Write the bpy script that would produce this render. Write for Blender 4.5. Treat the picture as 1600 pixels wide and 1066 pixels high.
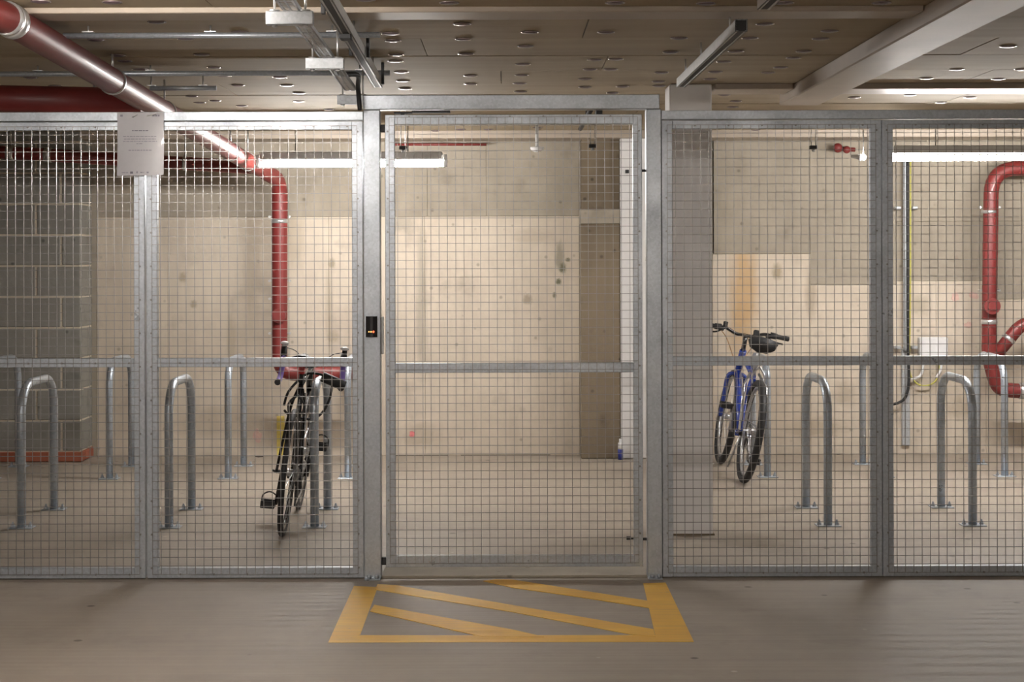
import bpy, math, random
from mathutils import Vector, Matrix
random.seed(7)
S = bpy.context.scene
for o in list(bpy.data.objects): bpy.data.objects.remove(o)
COL = S.collection
PI = math.pi
# ------------------------------------------------------------------ camera
F = 2700.0; H = 1.469; VX, VY = 790.0, 400.0; ROLL = 0.0028
FD = F/343.0                                     # distance of the fence plane
cam = bpy.data.cameras.new('camera'); camo = bpy.data.objects.new('camera', cam); COL.objects.link(camo)
camo.location = (0, 0, H); camo.rotation_euler = (PI/2, ROLL, 0)
cam.sensor_width = 36; cam.lens = F/1600*36
cam.shift_x = (800-VX)/1600; cam.shift_y = -(533-VY)/1600
cam.clip_end = 100; cam.clip_start = 0.05
S.camera = camo
# ------------------------------------------------------------------ world, exposure
w = bpy.data.worlds.new('world'); S.world = w; w.use_nodes = True
w.node_tree.nodes['Background'].inputs[0].default_value = (1.0, .93, .85, 1)
w.node_tree.nodes['Background'].inputs[1].default_value = 0.02
S.view_settings.view_transform = 'Standard'; S.view_settings.look = 'None'
S.view_settings.gamma = 1; S.view_settings.exposure = 1.6; S.view_settings.use_curve_mapping = False
TUBE_BACK = 100.0       # emission of the tubes behind the fence
TUBE_FRONT = 58.0      # of the tube over the aisle in front of it
TUBE_FILL = 62.0  # of the unseen tubes added as fill from the viewer's side

def P(px, py, d):
    u = px-VX; v = VY-py
    return Vector(((u+ROLL*v)*d/F, d, H+(v-ROLL*u)*d/F))
def floorP(px, py, z=0.0):
    u = px-VX; v = VY-py
    d = F*(z-H)/(v-ROLL*u)
    p = P(px, py, d); p.z = z; return p
CEIL = H+0.9
WALL = 12.74
def FX(px): return (px-VX)/343.0
def FZ(py): return H-(py-VY)/343.0

# ------------------------------------------------------------------ materials
def newmat(name):
    m = bpy.data.materials.new(name); m.use_nodes = True
    return m, m.node_tree, m.node_tree.nodes['Principled BSDF']
def N(t, typ, **k):
    n = t.nodes.new(typ)
    for a, b in k.items():
        if a.startswith('i_'): n.inputs[a[2:].replace('_', ' ')].default_value = b
        else: setattr(n, a, b)
    return n
def coords(t, scale=(1, 1, 1), world=True):
    m = N(t, 'ShaderNodeMapping'); m.inputs['Scale'].default_value = scale
    if world:
        g = N(t, 'ShaderNodeNewGeometry'); t.links.new(g.outputs['Position'], m.inputs['Vector'])
    else:
        g = N(t, 'ShaderNodeTexCoord'); t.links.new(g.outputs['Object'], m.inputs['Vector'])
    return m.outputs['Vector']
def noise(t, vec, scale, detail=4, rough=.55):
    n = N(t, 'ShaderNodeTexNoise'); n.inputs['Scale'].default_value = scale
    n.inputs['Detail'].default_value = detail; n.inputs['Roughness'].default_value = rough
    t.links.new(vec, n.inputs['Vector']); return n.outputs['Fac']
def ramp(t, fac, stops):
    r = N(t, 'ShaderNodeValToRGB'); e = r.color_ramp.elements
    while len(e) < len(stops): e.new(.5)
    for k, (p, c) in enumerate(stops):
        e[k].position = p; e[k].color = tuple(c)+(1,) if len(c) == 3 else c
    t.links.new(fac, r.inputs['Fac']); return r.outputs['Color']
def mix(t, fac, a, b, mode='MIX'):
    m = N(t, 'ShaderNodeMix', data_type='RGBA', blend_type=mode)
    if isinstance(fac, (int, float)): m.inputs[0].default_value = fac
    else: t.links.new(fac, m.inputs[0])
    for k, v in ((6, a), (7, b)):
        if isinstance(v, tuple): m.inputs[k].default_value = v if len(v) == 4 else v+(1,)
        else: t.links.new(v, m.inputs[k])
    return m.outputs[2]
def bump(t, b, fac, strength, dist=.01):
    n = N(t, 'ShaderNodeBump'); n.inputs['Strength'].default_value = strength; n.inputs['Distance'].default_value = dist
    t.links.new(fac, n.inputs['Height']); t.links.new(n.outputs['Normal'], b.inputs['Normal'])
def plain(name, col, rough=.5, metal=0.0, coat=0.0, var=.08, scale=30):
    m, t, b = newmat(name)
    v = coords(t, world=False)
    f = noise(t, v, scale, 3)
    lo = tuple(c*(1-var) for c in col); hi = tuple(min(1, c*(1+var)) for c in col)
    t.links.new(ramp(t, f, [(.3, lo), (.7, hi)]), b.inputs['Base Color'])
    b.inputs['Roughness'].default_value = rough; b.inputs['Metallic'].default_value = metal
    b.inputs['Coat Weight'].default_value = coat
    return m
def emit(name, col, strength):
    m, t, b = newmat(name)
    b.inputs['Base Color'].default_value = tuple(col)+(1,)
    b.inputs['Emission Color'].default_value = tuple(col)+(1,)
    b.inputs['Emission Strength'].default_value = strength
    return m

def concrete(name, base, dark, rough=.85, streak=True, pit=.5, stains=None):
    m, t, b = newmat(name)
    v = coords(t)
    f1 = noise(t, v, 1.3, 5, .6); f2 = noise(t, v, 9, 6, .65)
    c = ramp(t, f1, [(.36, dark), (.58, base)])
    c2 = ramp(t, f2, [(.3, tuple(x*.86 for x in base)), (.7, tuple(min(1, x*1.08) for x in base))])
    c = mix(t, .5, c, c2)
    if streak:
        vs = coords(t, (6, 6, .5)); f3 = noise(t, vs, 1.6, 4, .6)
        c = mix(t, ramp(t, f3, [(.5, (0, 0, 0)), (.75, (.3, .3, .3))]), c, tuple(x*.75 for x in dark))
    f4 = noise(t, v, 3.7, 3, .6)
    c = mix(t, ramp(t, f4, [(.60, (0, 0, 0)), (.74, (.45*pit*2,)*3)]), c, tuple(x*.62 for x in dark))
    vo = N(t, 'ShaderNodeTexVoronoi'); vo.inputs['Scale'].default_value = 7; t.links.new(v, vo.inputs['Vector'])
    c = mix(t, ramp(t, vo.outputs['Distance'], [(.05, (.9*pit,)*3), (.115, (0, 0, 0))]), c, tuple(x*.35 for x in dark))
    if stains:
        for (x, z, rx, rz, col, amt) in stains:
            g = N(t, 'ShaderNodeNewGeometry'); mp = N(t, 'ShaderNodeMapping')
            t.links.new(g.outputs['Position'], mp.inputs['Vector'])
            mp.inputs['Location'].default_value = (-x/rx, 0, -z/rz); mp.inputs['Scale'].default_value = (1/rx, 0, 1/rz)
            nn = N(t, 'ShaderNodeTexNoise'); nn.inputs['Scale'].default_value = 1.7; nn.inputs['Detail'].default_value = 5
            t.links.new(mp.outputs['Vector'], nn.inputs['Vector'])
            ad = N(t, 'ShaderNodeVectorMath', operation='ADD'); sc = N(t, 'ShaderNodeVectorMath', operation='SCALE')
            sb = N(t, 'ShaderNodeVectorMath', operation='SUBTRACT'); sb.inputs[1].default_value = (.5, .5, .5)
            t.links.new(nn.outputs['Color'], sb.inputs[0]); t.links.new(sb.outputs[0], sc.inputs[0]); sc.inputs['Scale'].default_value = 1.2
            t.links.new(mp.outputs['Vector'], ad.inputs[0]); t.links.new(sc.outputs[0], ad.inputs[1])
            ln = N(t, 'ShaderNodeVectorMath', operation='LENGTH'); t.links.new(ad.outputs[0], ln.inputs[0])
            fac = ramp(t, ln.outputs['Value'], [(.35, (amt,)*3), (1.0, (0, 0, 0))])
            c = mix(t, fac, c, col)
    t.links.new(c, b.inputs['Base Color']); b.inputs['Roughness'].default_value = rough
    bump(t, b, f2, .25, .01)
    return m

def floor_mat():
    m, t, b = newmat('brushed concrete')
    v = coords(t); f1 = noise(t, v, .9, 5, .6); f2 = noise(t, v, 6, 7, .65)
    base = (.355, .305, .25); dark = (.27, .232, .19)
    c = ramp(t, f1, [(.3, dark), (.65, base)])
    c = mix(t, .45, c, ramp(t, f2, [(.3, tuple(x*.8 for x in base)), (.7, tuple(x*1.08 for x in base))]))
    vs = coords(t, (.35, 22, 1)); f3 = noise(t, vs, 1.5, 3, .5)
    c = mix(t, .14, c, ramp(t, f3, [(.35, tuple(x*.62 for x in base)), (.65, tuple(x*1.25 for x in base))]))
    f5 = noise(t, v, 1.7, 5, .7)
    c = mix(t, ramp(t, f5, [(.56, (0, 0, 0)), (.72, (.4, .4, .4))]), c, (.17, .135, .11))
    vo = N(t, 'ShaderNodeTexVoronoi'); vo.inputs['Scale'].default_value = 3.1; t.links.new(v, vo.inputs['Vector'])
    c = mix(t, ramp(t, vo.outputs['Distance'], [(.040, (.8,)*3), (.062, (0, 0, 0))]), c, (.07, .055, .045))
    vo2 = N(t, 'ShaderNodeTexVoronoi'); vo2.inputs['Scale'].default_value = 2.2
    mp = N(t, 'ShaderNodeMapping'); mp.inputs['Location'].default_value = (3.3, 1.7, 0); t.links.new(v, mp.inputs['Vector']); t.links.new(mp.outputs[0], vo2.inputs['Vector'])
    c = mix(t, ramp(t, vo2.outputs['Distance'], [(.018, (.7,)*3), (.032, (0, 0, 0))]), c, (.6, .55, .48))
    t.links.new(c, b.inputs['Base Color']); b.inputs['Roughness'].default_value = .62
    bump(t, b, f3, .25, .006)
    return m
def board_mat():
    m, t, b = newmat('ceiling board')
    v = coords(t, (.5, 5, 1)); f = noise(t, v, 1.6, 6, .6)
    oi = N(t, 'ShaderNodeObjectInfo')
    a = (.43, .36, .255); d = (.34, .28, .195)
    c = ramp(t, f, [(.3, d), (.7, a)])
    c = mix(t, .22, c, ramp(t, oi.outputs['Random'], [(0, (.28, .22, .16)), (1, (.46, .38, .29))]))
    t.links.new(c, b.inputs['Base Color']); b.inputs['Roughness'].default_value = .8; b.inputs['Specular IOR Level'].default_value = .25
    return m
def galv_mat(name, a, d, rough=.42, metal=.65):
    m, t, b = newmat(name)
    v = coords(t); vo = N(t, 'ShaderNodeTexVoronoi'); vo.inputs['Scale'].default_value = 110; t.links.new(v, vo.inputs['Vector'])
    f = noise(t, v, 7, 5, .6)
    c = ramp(t, f, [(.3, d), (.7, a)])
    c = mix(t, .22, c, ramp(t, vo.outputs['Color'], [(.2, tuple(x*.75 for x in d)), (.8, tuple(min(1, x*1.2) for x in a))]))
    t.links.new(c, b.inputs['Base Color'])
    r = ramp(t, f, [(.3, (rough+.08,)*3), (.7, (rough-.07,)*3)]); t.links.new(r, b.inputs['Roughness'])
    b.inputs['Metallic'].default_value = metal
    return m
M = {}
M['floor'] = floor_mat()
M['board'] = board_mat()
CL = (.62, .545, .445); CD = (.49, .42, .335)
st_l = [(.42, 1.38, .035, .05, (.13, .13, .08), .9), (.39, 1.28, .03, .03, (.13, .13, .08), .9), (.46, 1.44, .025, .02, (.15, .14, .09), .9), (.36, 1.18, .02, .03, (.15, .14, .09), .8), (-1.28, 1.42, .035, .05, (.30, .25, .16), .7), (-1.30, 1.10, .04, .4, (.40, .33, .24), .5), (-2.38, 1.32, .04, .05, (.33, .26, .16), .7), (-2.30, 1.12, .035, .04, (.30, .24, .15), .7), (-2.02, .88, .05, .25, (.40, .33, .24), .6), (-1.27, .88, .06, .06, (.36, .29, .2), .6), (-.62, .15, .2, .12, (.36, .3, .22), .5), (.2, 1.62, .2, .08, (.42, .35, .27), .5), (-1.87, 1.5, .08, .7, (.36, .30, .22), .45), (-1.55, 1.62, .10, .35, (.38, .31, .22), .5), (-2.1, .25, .5, .16, (.30, .24, .17), .35),
        (-.62, 1.15, .055, .75, (.34, .30, .24), .65), (-.75, 1.72, .12, .10, (.36, .32, .26), .6), (.40, 1.47, .05, .14, (.16, .15, .10), .55),
        (-1.55, .55, .12, .25, (.42, .33, .23), .4), (.16, 1.15, .05, .05, (.30, .24, .17), .7), (.50, .25, .12, .5, (.42, .36, .28), .5)]
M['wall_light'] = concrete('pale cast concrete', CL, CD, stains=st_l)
st_r = [(2.0, 1.35, .05, .08, (.34, .27, .17), .8), (2.35, .72, .1, .1, (.40, .34, .26), .6), (2.5, .45, .12, .12, (.38, .31, .23), .6), (2.62, 1.33, .05, .02, (.12, .10, .08), .8), (3.05, 1.1, .1, .1, (.38, .33, .24), .6), (3.35, .35, .15, .12, (.38, .31, .23), .6), (2.3, .2, .3, .1, (.36, .29, .21), .6), (1.76, 1.25, .14, .55, (.52, .33, .15), .75), (1.72, .9, .12, .3, (.45, .30, .15), .5), (2.05, .55, .2, .2, (.40, .33, .26), .5),
        (2.25, 1.2, .06, .25, (.36, .29, .21), .6), (1.95, .3, .5, .25, (.38, .31, .23), .4), (3.2, .6, .4, .3, (.42, .36, .28), .5)]
M['wall_light_right'] = concrete('pale cast concrete with rust runs', CL, CD, stains=st_r)
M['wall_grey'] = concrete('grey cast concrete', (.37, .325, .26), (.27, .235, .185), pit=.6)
M['wall_dark'] = concrete('dark rough concrete', (.21, .165, .11), (.10, .075, .047), streak=True, pit=.9)
M['wall_aisle'] = concrete('aisle concrete', (.50, .46, .41), (.42, .38, .33))
M['block'] = concrete('concrete block face', (.27, .26, .235), (.19, .185, .165), streak=False, pit=.7)
M['mortar'] = concrete('mortar', (.62, .55, .45), (.52, .46, .37), streak=False, pit=.2)
M['brick'] = concrete('red brick face', (.36, .11, .06), (.25, .07, .04), streak=False, pit=.5)
M['galv'] = galv_mat('galvanised steel', (.51, .55, .60), (.40, .435, .48), .34, .55)
M['galv_mesh'] = galv_mat('galvanised wire', (.32, .31, .305), (.23, .225, .22), .36, .72)
M['galv_stand'] = galv_mat('galvanised tube', (.49, .54, .60), (.38, .43, .49), .34, .5)
M['galv_bright'] = galv_mat('bright zinc', (.50, .52, .54), (.38, .40, .42), .45, .4)
M['paint_beam'] = plain('cream painted steel', (.37, .31, .25), .5, var=.06, scale=4)
M['paint_column'] = plain('grey painted column', (.86, .845, .84), .5, var=.04, scale=4)
M['white_board'] = plain('white board', (.72, .71, .70), .55, var=.03)
M['red_pipe'] = plain('red painted pipe', (.165, .020, .018), .46, coat=.1, var=.12, scale=6)
M['steel_clip'] = plain('zinc clip', (.62, .62, .62), .3, .8)
M['black'] = plain('black rubber', (.016, .016, .018), .6)
M['black_gloss'] = plain('black paint', (.014, .014, .016), .25, coat=.4)
M['black_channel'] = plain('shadowed lamp underside', (.03, .03, .03), .5)
M['yellow'] = None
m, t, b = newmat('yellow road paint')
v = coords(t); f = noise(t, v, 14, 6, .7); f2 = noise(t, v, 2.5, 3); vs = coords(t, (1, 30, 1)); f3 = noise(t, vs, 2, 2)
c = ramp(t, f2, [(.3, (.74, .39, .025)), (.7, (.88, .54, .05))])
c = mix(t, ramp(t, f, [(.62, (0, 0, 0)), (.74, (.55,)*3)]), c, (.40, .29, .16))
c = mix(t, ramp(t, f3, [(.45, (0, 0, 0)), (.7, (.35,)*3)]), c, (.5, .3, .08))
t.links.new(c, b.inputs['Base Color']); b.inputs['Roughness'].default_value = .55
M['yellow'] = m
M['paper'] = plain('paper in clear sleeve', (.46, .45, .48), .22, coat=.6, var=.02)
M['ink'] = plain('dark grey print', (.13, .12, .15), .5)
M['ink_faint'] = plain('faint grey print', (.20, .19, .23), .5)
M['disc'] = plain('plastic fixing washer', (.10, .062, .075), .38, coat=.4, var=.1)
M['disc_rim'] = plain('washer lip', (.42, .36, .36), .2, .7)
M['tube_back'] = emit('lit tube back', (1.0, .965, .93), TUBE_BACK)
M['tube_front'] = emit('lit tube front', (1.0, .93, .86), TUBE_FRONT)
M['tube_fill'] = emit('added fill tube', (1.0, .93, .86), TUBE_FILL)
M['lamp_glow'] = emit('small lamp', (1, .98, .95), 40)
M['lamp_body'] = plain('lamp body', (.55, .55, .54), .45, .2)
M['blue'] = plain('blue frame paint', (.022, .050, .30), .25, coat=.6)
M['silver'] = plain('brushed alloy', (.55, .56, .58), .28, .9)
M['chrome'] = plain('chrome', (.75, .75, .78), .12, 1)
M['purple'] = plain('purple bar tape', (.22, .15, .50), .6)
M['redplastic'] = plain('red plastic', (.45, .02, .02), .3)
M['white_plastic'] = plain('white plastic', (.75, .75, .75), .4, var=.02)
M['cable_y'] = plain('yellow green cable', (.50, .47, .10), .5)
M['cable_o'] = plain('orange brown cable', (.40, .22, .10), .5)
M['pink'] = plain('pink spray paint', (.70, .22, .22), .8, var=.2)
M['pink_faint'] = plain('faint pink spray paint', (.62, .42, .36), .8, var=.1)
M['wall_yellow'] = plain('yellow spray paint', (.70, .56, .14), .8, var=.15)
M['bottle_blue'] = plain('blue label', (.02, .03, .22), .35)
M['led_red'] = emit('red indicator', (1, .12, .04), .8)
M['led_amber'] = emit('amber indicator', (1, .55, .15), .6)
M['dark_gap'] = plain('dark joint filler', (.05, .042, .035), .9)

# ------------------------------------------------------------------ mesh builder
class MB:
    def __init__(s): s.v = []; s.f = []; s.sm = []
    def add(s, vs, fs, smooth=False):
        o = len(s.v); s.v += [Vector(p) for p in vs]
        s.f += [tuple(i+o for i in f) for f in fs]; s.sm += [smooth]*len(fs); return s
    def box(s, x0, x1, y0, y1, z0, z1, bev=0.0):
        if bev > 0:
            b = min(bev, (x1-x0)*.45, (y1-y0)*.45, (z1-z0)*.45)
            import bmesh
            bm = bmesh.new(); bmesh.ops.create_cube(bm, size=1)
            for q in bm.verts: q.co = Vector(((x0+x1)/2+q.co.x*(x1-x0), (y0+y1)/2+q.co.y*(y1-y0), (z0+z1)/2+q.co.z*(z1-z0)))
            bmesh.ops.bevel(bm, geom=bm.edges[:], offset=b, segments=1, affect='EDGES')
            bm.verts.index_update()
            s.add([q.co.copy() for q in bm.verts], [[q.index for q in f.verts] for f in bm.faces]); bm.free(); return s
        vs = [(x, y, z) for z in (z0, z1) for y in (y0, y1) for x in (x0, x1)]
        return s.add(vs, [(0, 2, 3, 1), (4, 5, 7, 6), (0, 1, 5, 4), (2, 6, 7, 3), (0, 4, 6, 2), (1, 3, 7, 5)])
    def tube(s, pts, r, n=12, closed=False, caps=True, smooth=True, ph=0.0):
        pts = [Vector(p) for p in pts]; k = len(pts)
        rs = r if isinstance(r, (list, tuple)) else [r]*k
        vs = []; prev = None
        for i, p in enumerate(pts):
            if closed: tg = pts[(i+1) % k]-pts[i-1]
            else: tg = pts[min(i+1, k-1)]-pts[max(i-1, 0)]
            tg.normalize()
            if prev is None:
                up = Vector((0, 0, 1)) if abs(tg.z) < .9 else Vector((1, 0, 0))
                a = (up-tg*up.dot(tg)).normalized()
            else: a = (prev-tg*prev.dot(tg)).normalized()
            prev = a; bb = tg.cross(a)
            for j in range(n):
                an = 2*PI*j/n+ph; vs.append(p+(a*math.cos(an)+bb*math.sin(an))*rs[i])
        fs = []
        for i in range(k if closed else k-1):
            i2 = (i+1) % k
            for j in range(n):
                j2 = (j+1) % n; fs.append((i*n+j, i*n+j2, i2*n+j2, i2*n+j))
        s.add(vs, fs, smooth)
        if caps and not closed:
            o = len(s.v)-len(vs)
            s.f.append(tuple(o+j for j in range(n))[::-1]); s.sm.append(False)
            s.f.append(tuple(o+(k-1)*n+j for j in range(n))); s.sm.append(False)
        return s
    def wire(s, a, b, r): return s.tube([a, b], r, 4, smooth=False, ph=PI/4, caps=False)
    def ring(s, c, axis, R, r, n=32, m=8):
        axis = Vector(axis).normalized(); up = Vector((0, 0, 1)) if abs(axis.z) < .9 else Vector((1, 0, 0))
        a = (up-axis*up.dot(axis)).normalized(); b = axis.cross(a); c = Vector(c)
        return s.tube([c+(a*math.cos(2*PI*i/n)+b*math.sin(2*PI*i/n))*R for i in range(n)], r, m, closed=True)
    def cyl(s, a, b, r, n=16): return s.tube([a, b], r, n)
    def prism(s, poly, axis, lo, hi):
        # poly: list of 2D points in the plane of the two other axes
        def mk(p, q):
            if axis == 'z': return (p[0], p[1], q)
            if axis == 'y': return (p[0], q, p[1])
            return (q, p[0], p[1])
        k = len(poly)
        vs = [mk(p, lo) for p in poly]+[mk(p, hi) for p in poly]
        fs = [tuple(range(k))[::-1], tuple(range(k, 2*k))]+[(i, (i+1) % k, (i+1) % k+k, i+k) for i in range(k)]
        return s.add(vs, fs)
    def dome(s, c, R, h, n=16, rings=4, down=True):
        c = Vector(c); vs = []; fs = []; sg = -1 if down else 1
        for i in range(rings):
            a = PI/2*i/rings
            for j in range(n): vs.append(c+Vector((R*math.cos(a)*math.cos(2*PI*j/n), R*math.cos(a)*math.sin(2*PI*j/n), sg*h*math.sin(a))))
        vs.append(c+Vector((0, 0, sg*h)))
        for i in range(rings-1):
            for j in range(n): fs.append((i*n+j, i*n+(j+1) % n, (i+1)*n+(j+1) % n, (i+1)*n+j))
        for j in range(n): fs.append(((rings-1)*n+j, (rings-1)*n+(j+1) % n, rings*n))
        fs.append(tuple(range(n))[::-1])
        return s.add(vs, fs, True)
    def ball(s, c, r, n=10, m=6, sc=(1, 1, 1)):
        c = Vector(c); vs = [c+Vector((0, 0, r*sc[2]))]; fs = []
        for i in range(1, m):
            a = PI*i/m
            for j in range(n): vs.append(c+Vector((r*sc[0]*math.sin(a)*math.cos(2*PI*j/n), r*sc[1]*math.sin(a)*math.sin(2*PI*j/n), r*sc[2]*math.cos(a))))
        vs.append(c-Vector((0, 0, r*sc[2]))); L = len(vs)-1
        for j in range(n):
            fs.append((0, 1+j, 1+(j+1) % n)); fs.append((L, L-n+(j+1) % n, L-n+j))
        for i in range(m-2):
            for j in range(n): fs.append((1+i*n+j, 1+(i+1)*n+j, 1+(i+1)*n+(j+1) % n, 1+i*n+(j+1) % n))
        return s.add(vs, fs, True)
    def build(s, name, mat, parent=None, local=False, loc=None):
        me = bpy.data.meshes.new(name)
        off = Vector((0, 0, 0))
        if parent is not None and not local:
            r = parent
            while r is not None: off = off+r.location; r = r.parent
        if loc is not None: off = off+Vector(loc)
        me.from_pydata([tuple(p-off) for p in s.v], [], s.f)
        me.polygons.foreach_set('use_smooth', s.sm)
        import bmesh
        bm = bmesh.new(); bm.from_mesh(me); bmesh.ops.recalc_face_normals(bm, faces=bm.faces[:]); bm.to_mesh(me); bm.free()
        me.materials.append(M[mat] if isinstance(mat, str) else mat)
        o = bpy.data.objects.new(name, me); COL.objects.link(o)
        if parent is not None: o.parent = parent
        if loc is not None: o.location = Vector(loc)
        return o
def tag(o, label, cat, group=None):
    o['label'] = label; o['category'] = cat
    if group: o['group'] = group
    return o
def thing(name, label, cat, loc=(0, 0, 0), group=None, rot=(0, 0, 0)):
    o = bpy.data.objects.new(name, None); COL.objects.link(o); o.location = loc; o.rotation_euler = rot
    o.empty_display_size = .1
    return tag(o, label, cat, group)
def struct(o): o['kind'] = 'structure'; return o
def stuff(o): o['kind'] = 'stuff'; return o
def dup(root, loc, label=None, group=None):
    r = root.copy(); COL.objects.link(r); r.location = loc
    if label: r['label'] = label
    if group: r['group'] = group
    for ch in list(root.children):
        c = ch.copy(); COL.objects.link(c); c.parent = r
        for g in list(ch.children):
            d = g.copy(); COL.objects.link(d); d.parent = c
    return r
def smooth_path(pts, n=6):
    pts = [Vector(p) for p in pts]; out = []
    for i in range(len(pts)-1):
        p0 = pts[max(i-1, 0)]; p1 = pts[i]; p2 = pts[i+1]; p3 = pts[min(i+2, len(pts)-1)]
        for k in range(n):
            t = k/n
            out.append(.5*((2*p1)+(p2-p0)*t+(2*p0-5*p1+4*p2-p3)*t*t+(3*p1-p0-3*p2+p3)*t**3))
    out.append(pts[-1]); return out
def rounded(pts, R, n=6):
    pts = [Vector(p) for p in pts]; out = [pts[0]]
    for i in range(1, len(pts)-1):
        a = (pts[i-1]-pts[i]); b = (pts[i+1]-pts[i]); ra = min(R, a.length*.49, b.length*.49)
        A = pts[i]+a.normalized()*ra; B = pts[i]+b.normalized()*ra
        for k in range(n+1):
            t = k/n; out.append(A*(1-t)**2+pts[i]*2*t*(1-t)+B*t*t)
    out.append(pts[-1]); return out

# ================================================================== SETTING
XL, XR, YF = -6.0, 6.0, -3.0
fl = struct(MB().box(XL, XR, YF, WALL+.3, -.2, 0).build('floor', 'floor'))
# rough joint along the foot of the back wall
fj = MB()
for a, b_ in ((150, 300), (300, 420), (395, 440), (610, 700), (720, 860), (1118, 1150), (1224, 1245), (1299, 1320), (1393, 1440)):
    p = P(a, 712, WALL-.015); q = P(b_, 712, WALL-.015)
    fj.box(p.x, q.x, WALL-.012, WALL, 0.0, .004)
stuff(fj.build('wall_joint_gap', 'dark_gap', fl))
fj2 = MB()
for a, b_, y in ((398, 412, 710), (1224, 1245, 706), (1299, 1318, 706), (1165, 1175, 733)):
    p = floorP(a, y+4); q = floorP(b_, y+4)
    fj2.prism([(p.x, p.y), ((p.x+q.x)/2, p.y-.03), (q.x, p.y), ((p.x+q.x)/2, p.y+.03)], 'z', 0.0, .004)
stuff(fj2.build('floor_chip', 'dark_gap', fl))

# back wall: backing plus cast slabs, each a piece with its own edge
wb = struct(MB().box(XL, XR, WALL+.02, WALL+.3, 0, CEIL+.25).build('wall_back', 'wall_grey'))
def WX(px): return (px-VX)*WALL/F
def WZ(py): return H-(py-VY)*WALL/F
def slab(x0, x1, y0, y1, mat, proud=0.0):
    z0 = max(0, WZ(y1)) if y1 < 711 else 0.0
    MB().box(WX(x0)+.0008, WX(x1)-.0008, WALL-proud, WALL+.05, z0+.001, WZ(y0)-.001, .0015).build('concrete_slab', mat, wb)
slab(-500, 151, 195, 712, 'wall_grey')
lw = [151, 262, 357, 514, 610, 664, 905]
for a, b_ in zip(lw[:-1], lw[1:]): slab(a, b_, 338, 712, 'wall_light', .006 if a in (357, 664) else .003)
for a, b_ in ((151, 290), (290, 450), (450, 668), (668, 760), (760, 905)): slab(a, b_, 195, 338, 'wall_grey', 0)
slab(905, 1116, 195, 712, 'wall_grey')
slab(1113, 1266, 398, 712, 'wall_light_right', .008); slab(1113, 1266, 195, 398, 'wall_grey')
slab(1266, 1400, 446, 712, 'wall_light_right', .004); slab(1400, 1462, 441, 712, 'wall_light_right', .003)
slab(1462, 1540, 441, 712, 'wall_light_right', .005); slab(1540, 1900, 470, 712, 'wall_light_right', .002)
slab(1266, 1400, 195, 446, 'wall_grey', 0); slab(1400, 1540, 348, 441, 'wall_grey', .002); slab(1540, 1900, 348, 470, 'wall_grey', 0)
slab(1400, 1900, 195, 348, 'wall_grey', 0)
# dark rough pier and its pale cap
DP = F/216.0
px0 = (907-VX)/216; px1 = (969-VX)/216
tr = struct(MB().box(px0, px1, DP, WALL+.02, 0, H-(350-VY)/216, .006).build('wall_pier', 'wall_dark'))
MB().box(px0, px1, DP-.004, WALL+.02, H-(350-VY)/216, H-(328-VY)/216, .004).build('pier_cap', 'wall_grey', tr)
MB().box(px0+.01, px1, DP+.05, WALL+.02, H-(328-VY)/216, CEIL+.02, .004).build('pier_head', 'wall_dark', tr)
# marks sprayed on the wall
def blot(px, py, rx, ry, mat, name, seed):
    rnd = random.Random(seed); c = Vector((WX(px), 0, WZ(py))); poly = []
    for k in range(18):
        a = 2*PI*k/18; q = .7+.45*rnd.random()
        poly.append((c.x+math.cos(a)*rx*q*WALL/F, c.z+math.sin(a)*ry*q*WALL/F))
    MB().prism(poly, 'y', WALL-.0095, WALL-.003).build(name, mat, wb)
blot(643, 678, 4.5, 5, 'pink', 'paint_mark', 1); blot(401, 680, 7, 11, 'pink_faint', 'paint_mark', 2)
blot(1492, 466, 6, 8, 'pink_faint', 'paint_mark', 3); blot(1521, 464, 8, 6, 'pink_faint', 'paint_mark', 4); blot(1512, 510, 6, 5, 'pink_faint', 'paint_mark', 5)
MB().box(WX(432), WX(444), WALL-.0095, WALL-.003, WZ(712), WZ(649)).build('paint_mark', 'wall_yellow', wb)

# block pier at the left
DB = F/218.0
def BX(px): return (px-VX)/218
bp = struct(MB().box(BX(-420), BX(125)-.006, DB+.006, WALL+.02, 0, CEIL+.02).build('wall_left', 'mortar'))
zb = .082; row = 0; hgt = .2218
while zb < CEIL:
    zt = min(zb+hgt-.013, CEIL)
    xs = BX(97) if row % 2 == 0 else BX(58)
    edges = [xs-.45*k for k in range(5, -1, -1)]+[BX(125)+.010]
    for a, b_ in zip(edges[:-1], edges[1:]):
        last = b_ == edges[-1]
        x1 = BX(125) if last else b_-.014
        y1 = DB+.1 if not last else (DB+.215 if row % 2 else DB+.30)
        MB().box(a, x1, DB+random.uniform(-.002, .002), y1, zb, zt, .004).build('block', 'block', bp)
    y0 = (DB+.225 if row % 2 else DB+.31)
    MB().box(BX(125)-.1, BX(125), y0, WALL, zb, zt, .004).build('block', 'block', bp)
    zb += hgt; row += 1
for k in range(7):
    x1 = BX(125)-.225*k
    MB().box(x1-.215, x1+(.012 if k == 0 else 0), DB-.012, DB+.09, .004, .072, .004).build('brick', 'brick', bp)
MB().box(BX(125)-.09, BX(125)+.012, DB+.10, WALL-.012, .004, .072, .004).build('brick', 'brick', bp)
# side and aisle walls outside the view
struct(MB().box(XL-.2, XL, YF, WALL+.3, 0, CEIL+.25).build('wall_west', 'wall_aisle'))
struct(MB().box(XR, XR+.2, YF, WALL+.3, 0, CEIL+.25).build('wall_right', 'wall_aisle'))
struct(MB().box(XL, XR, YF-.2, YF, 0, CEIL+.25).build('wall_front', 'wall_aisle'))

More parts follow.
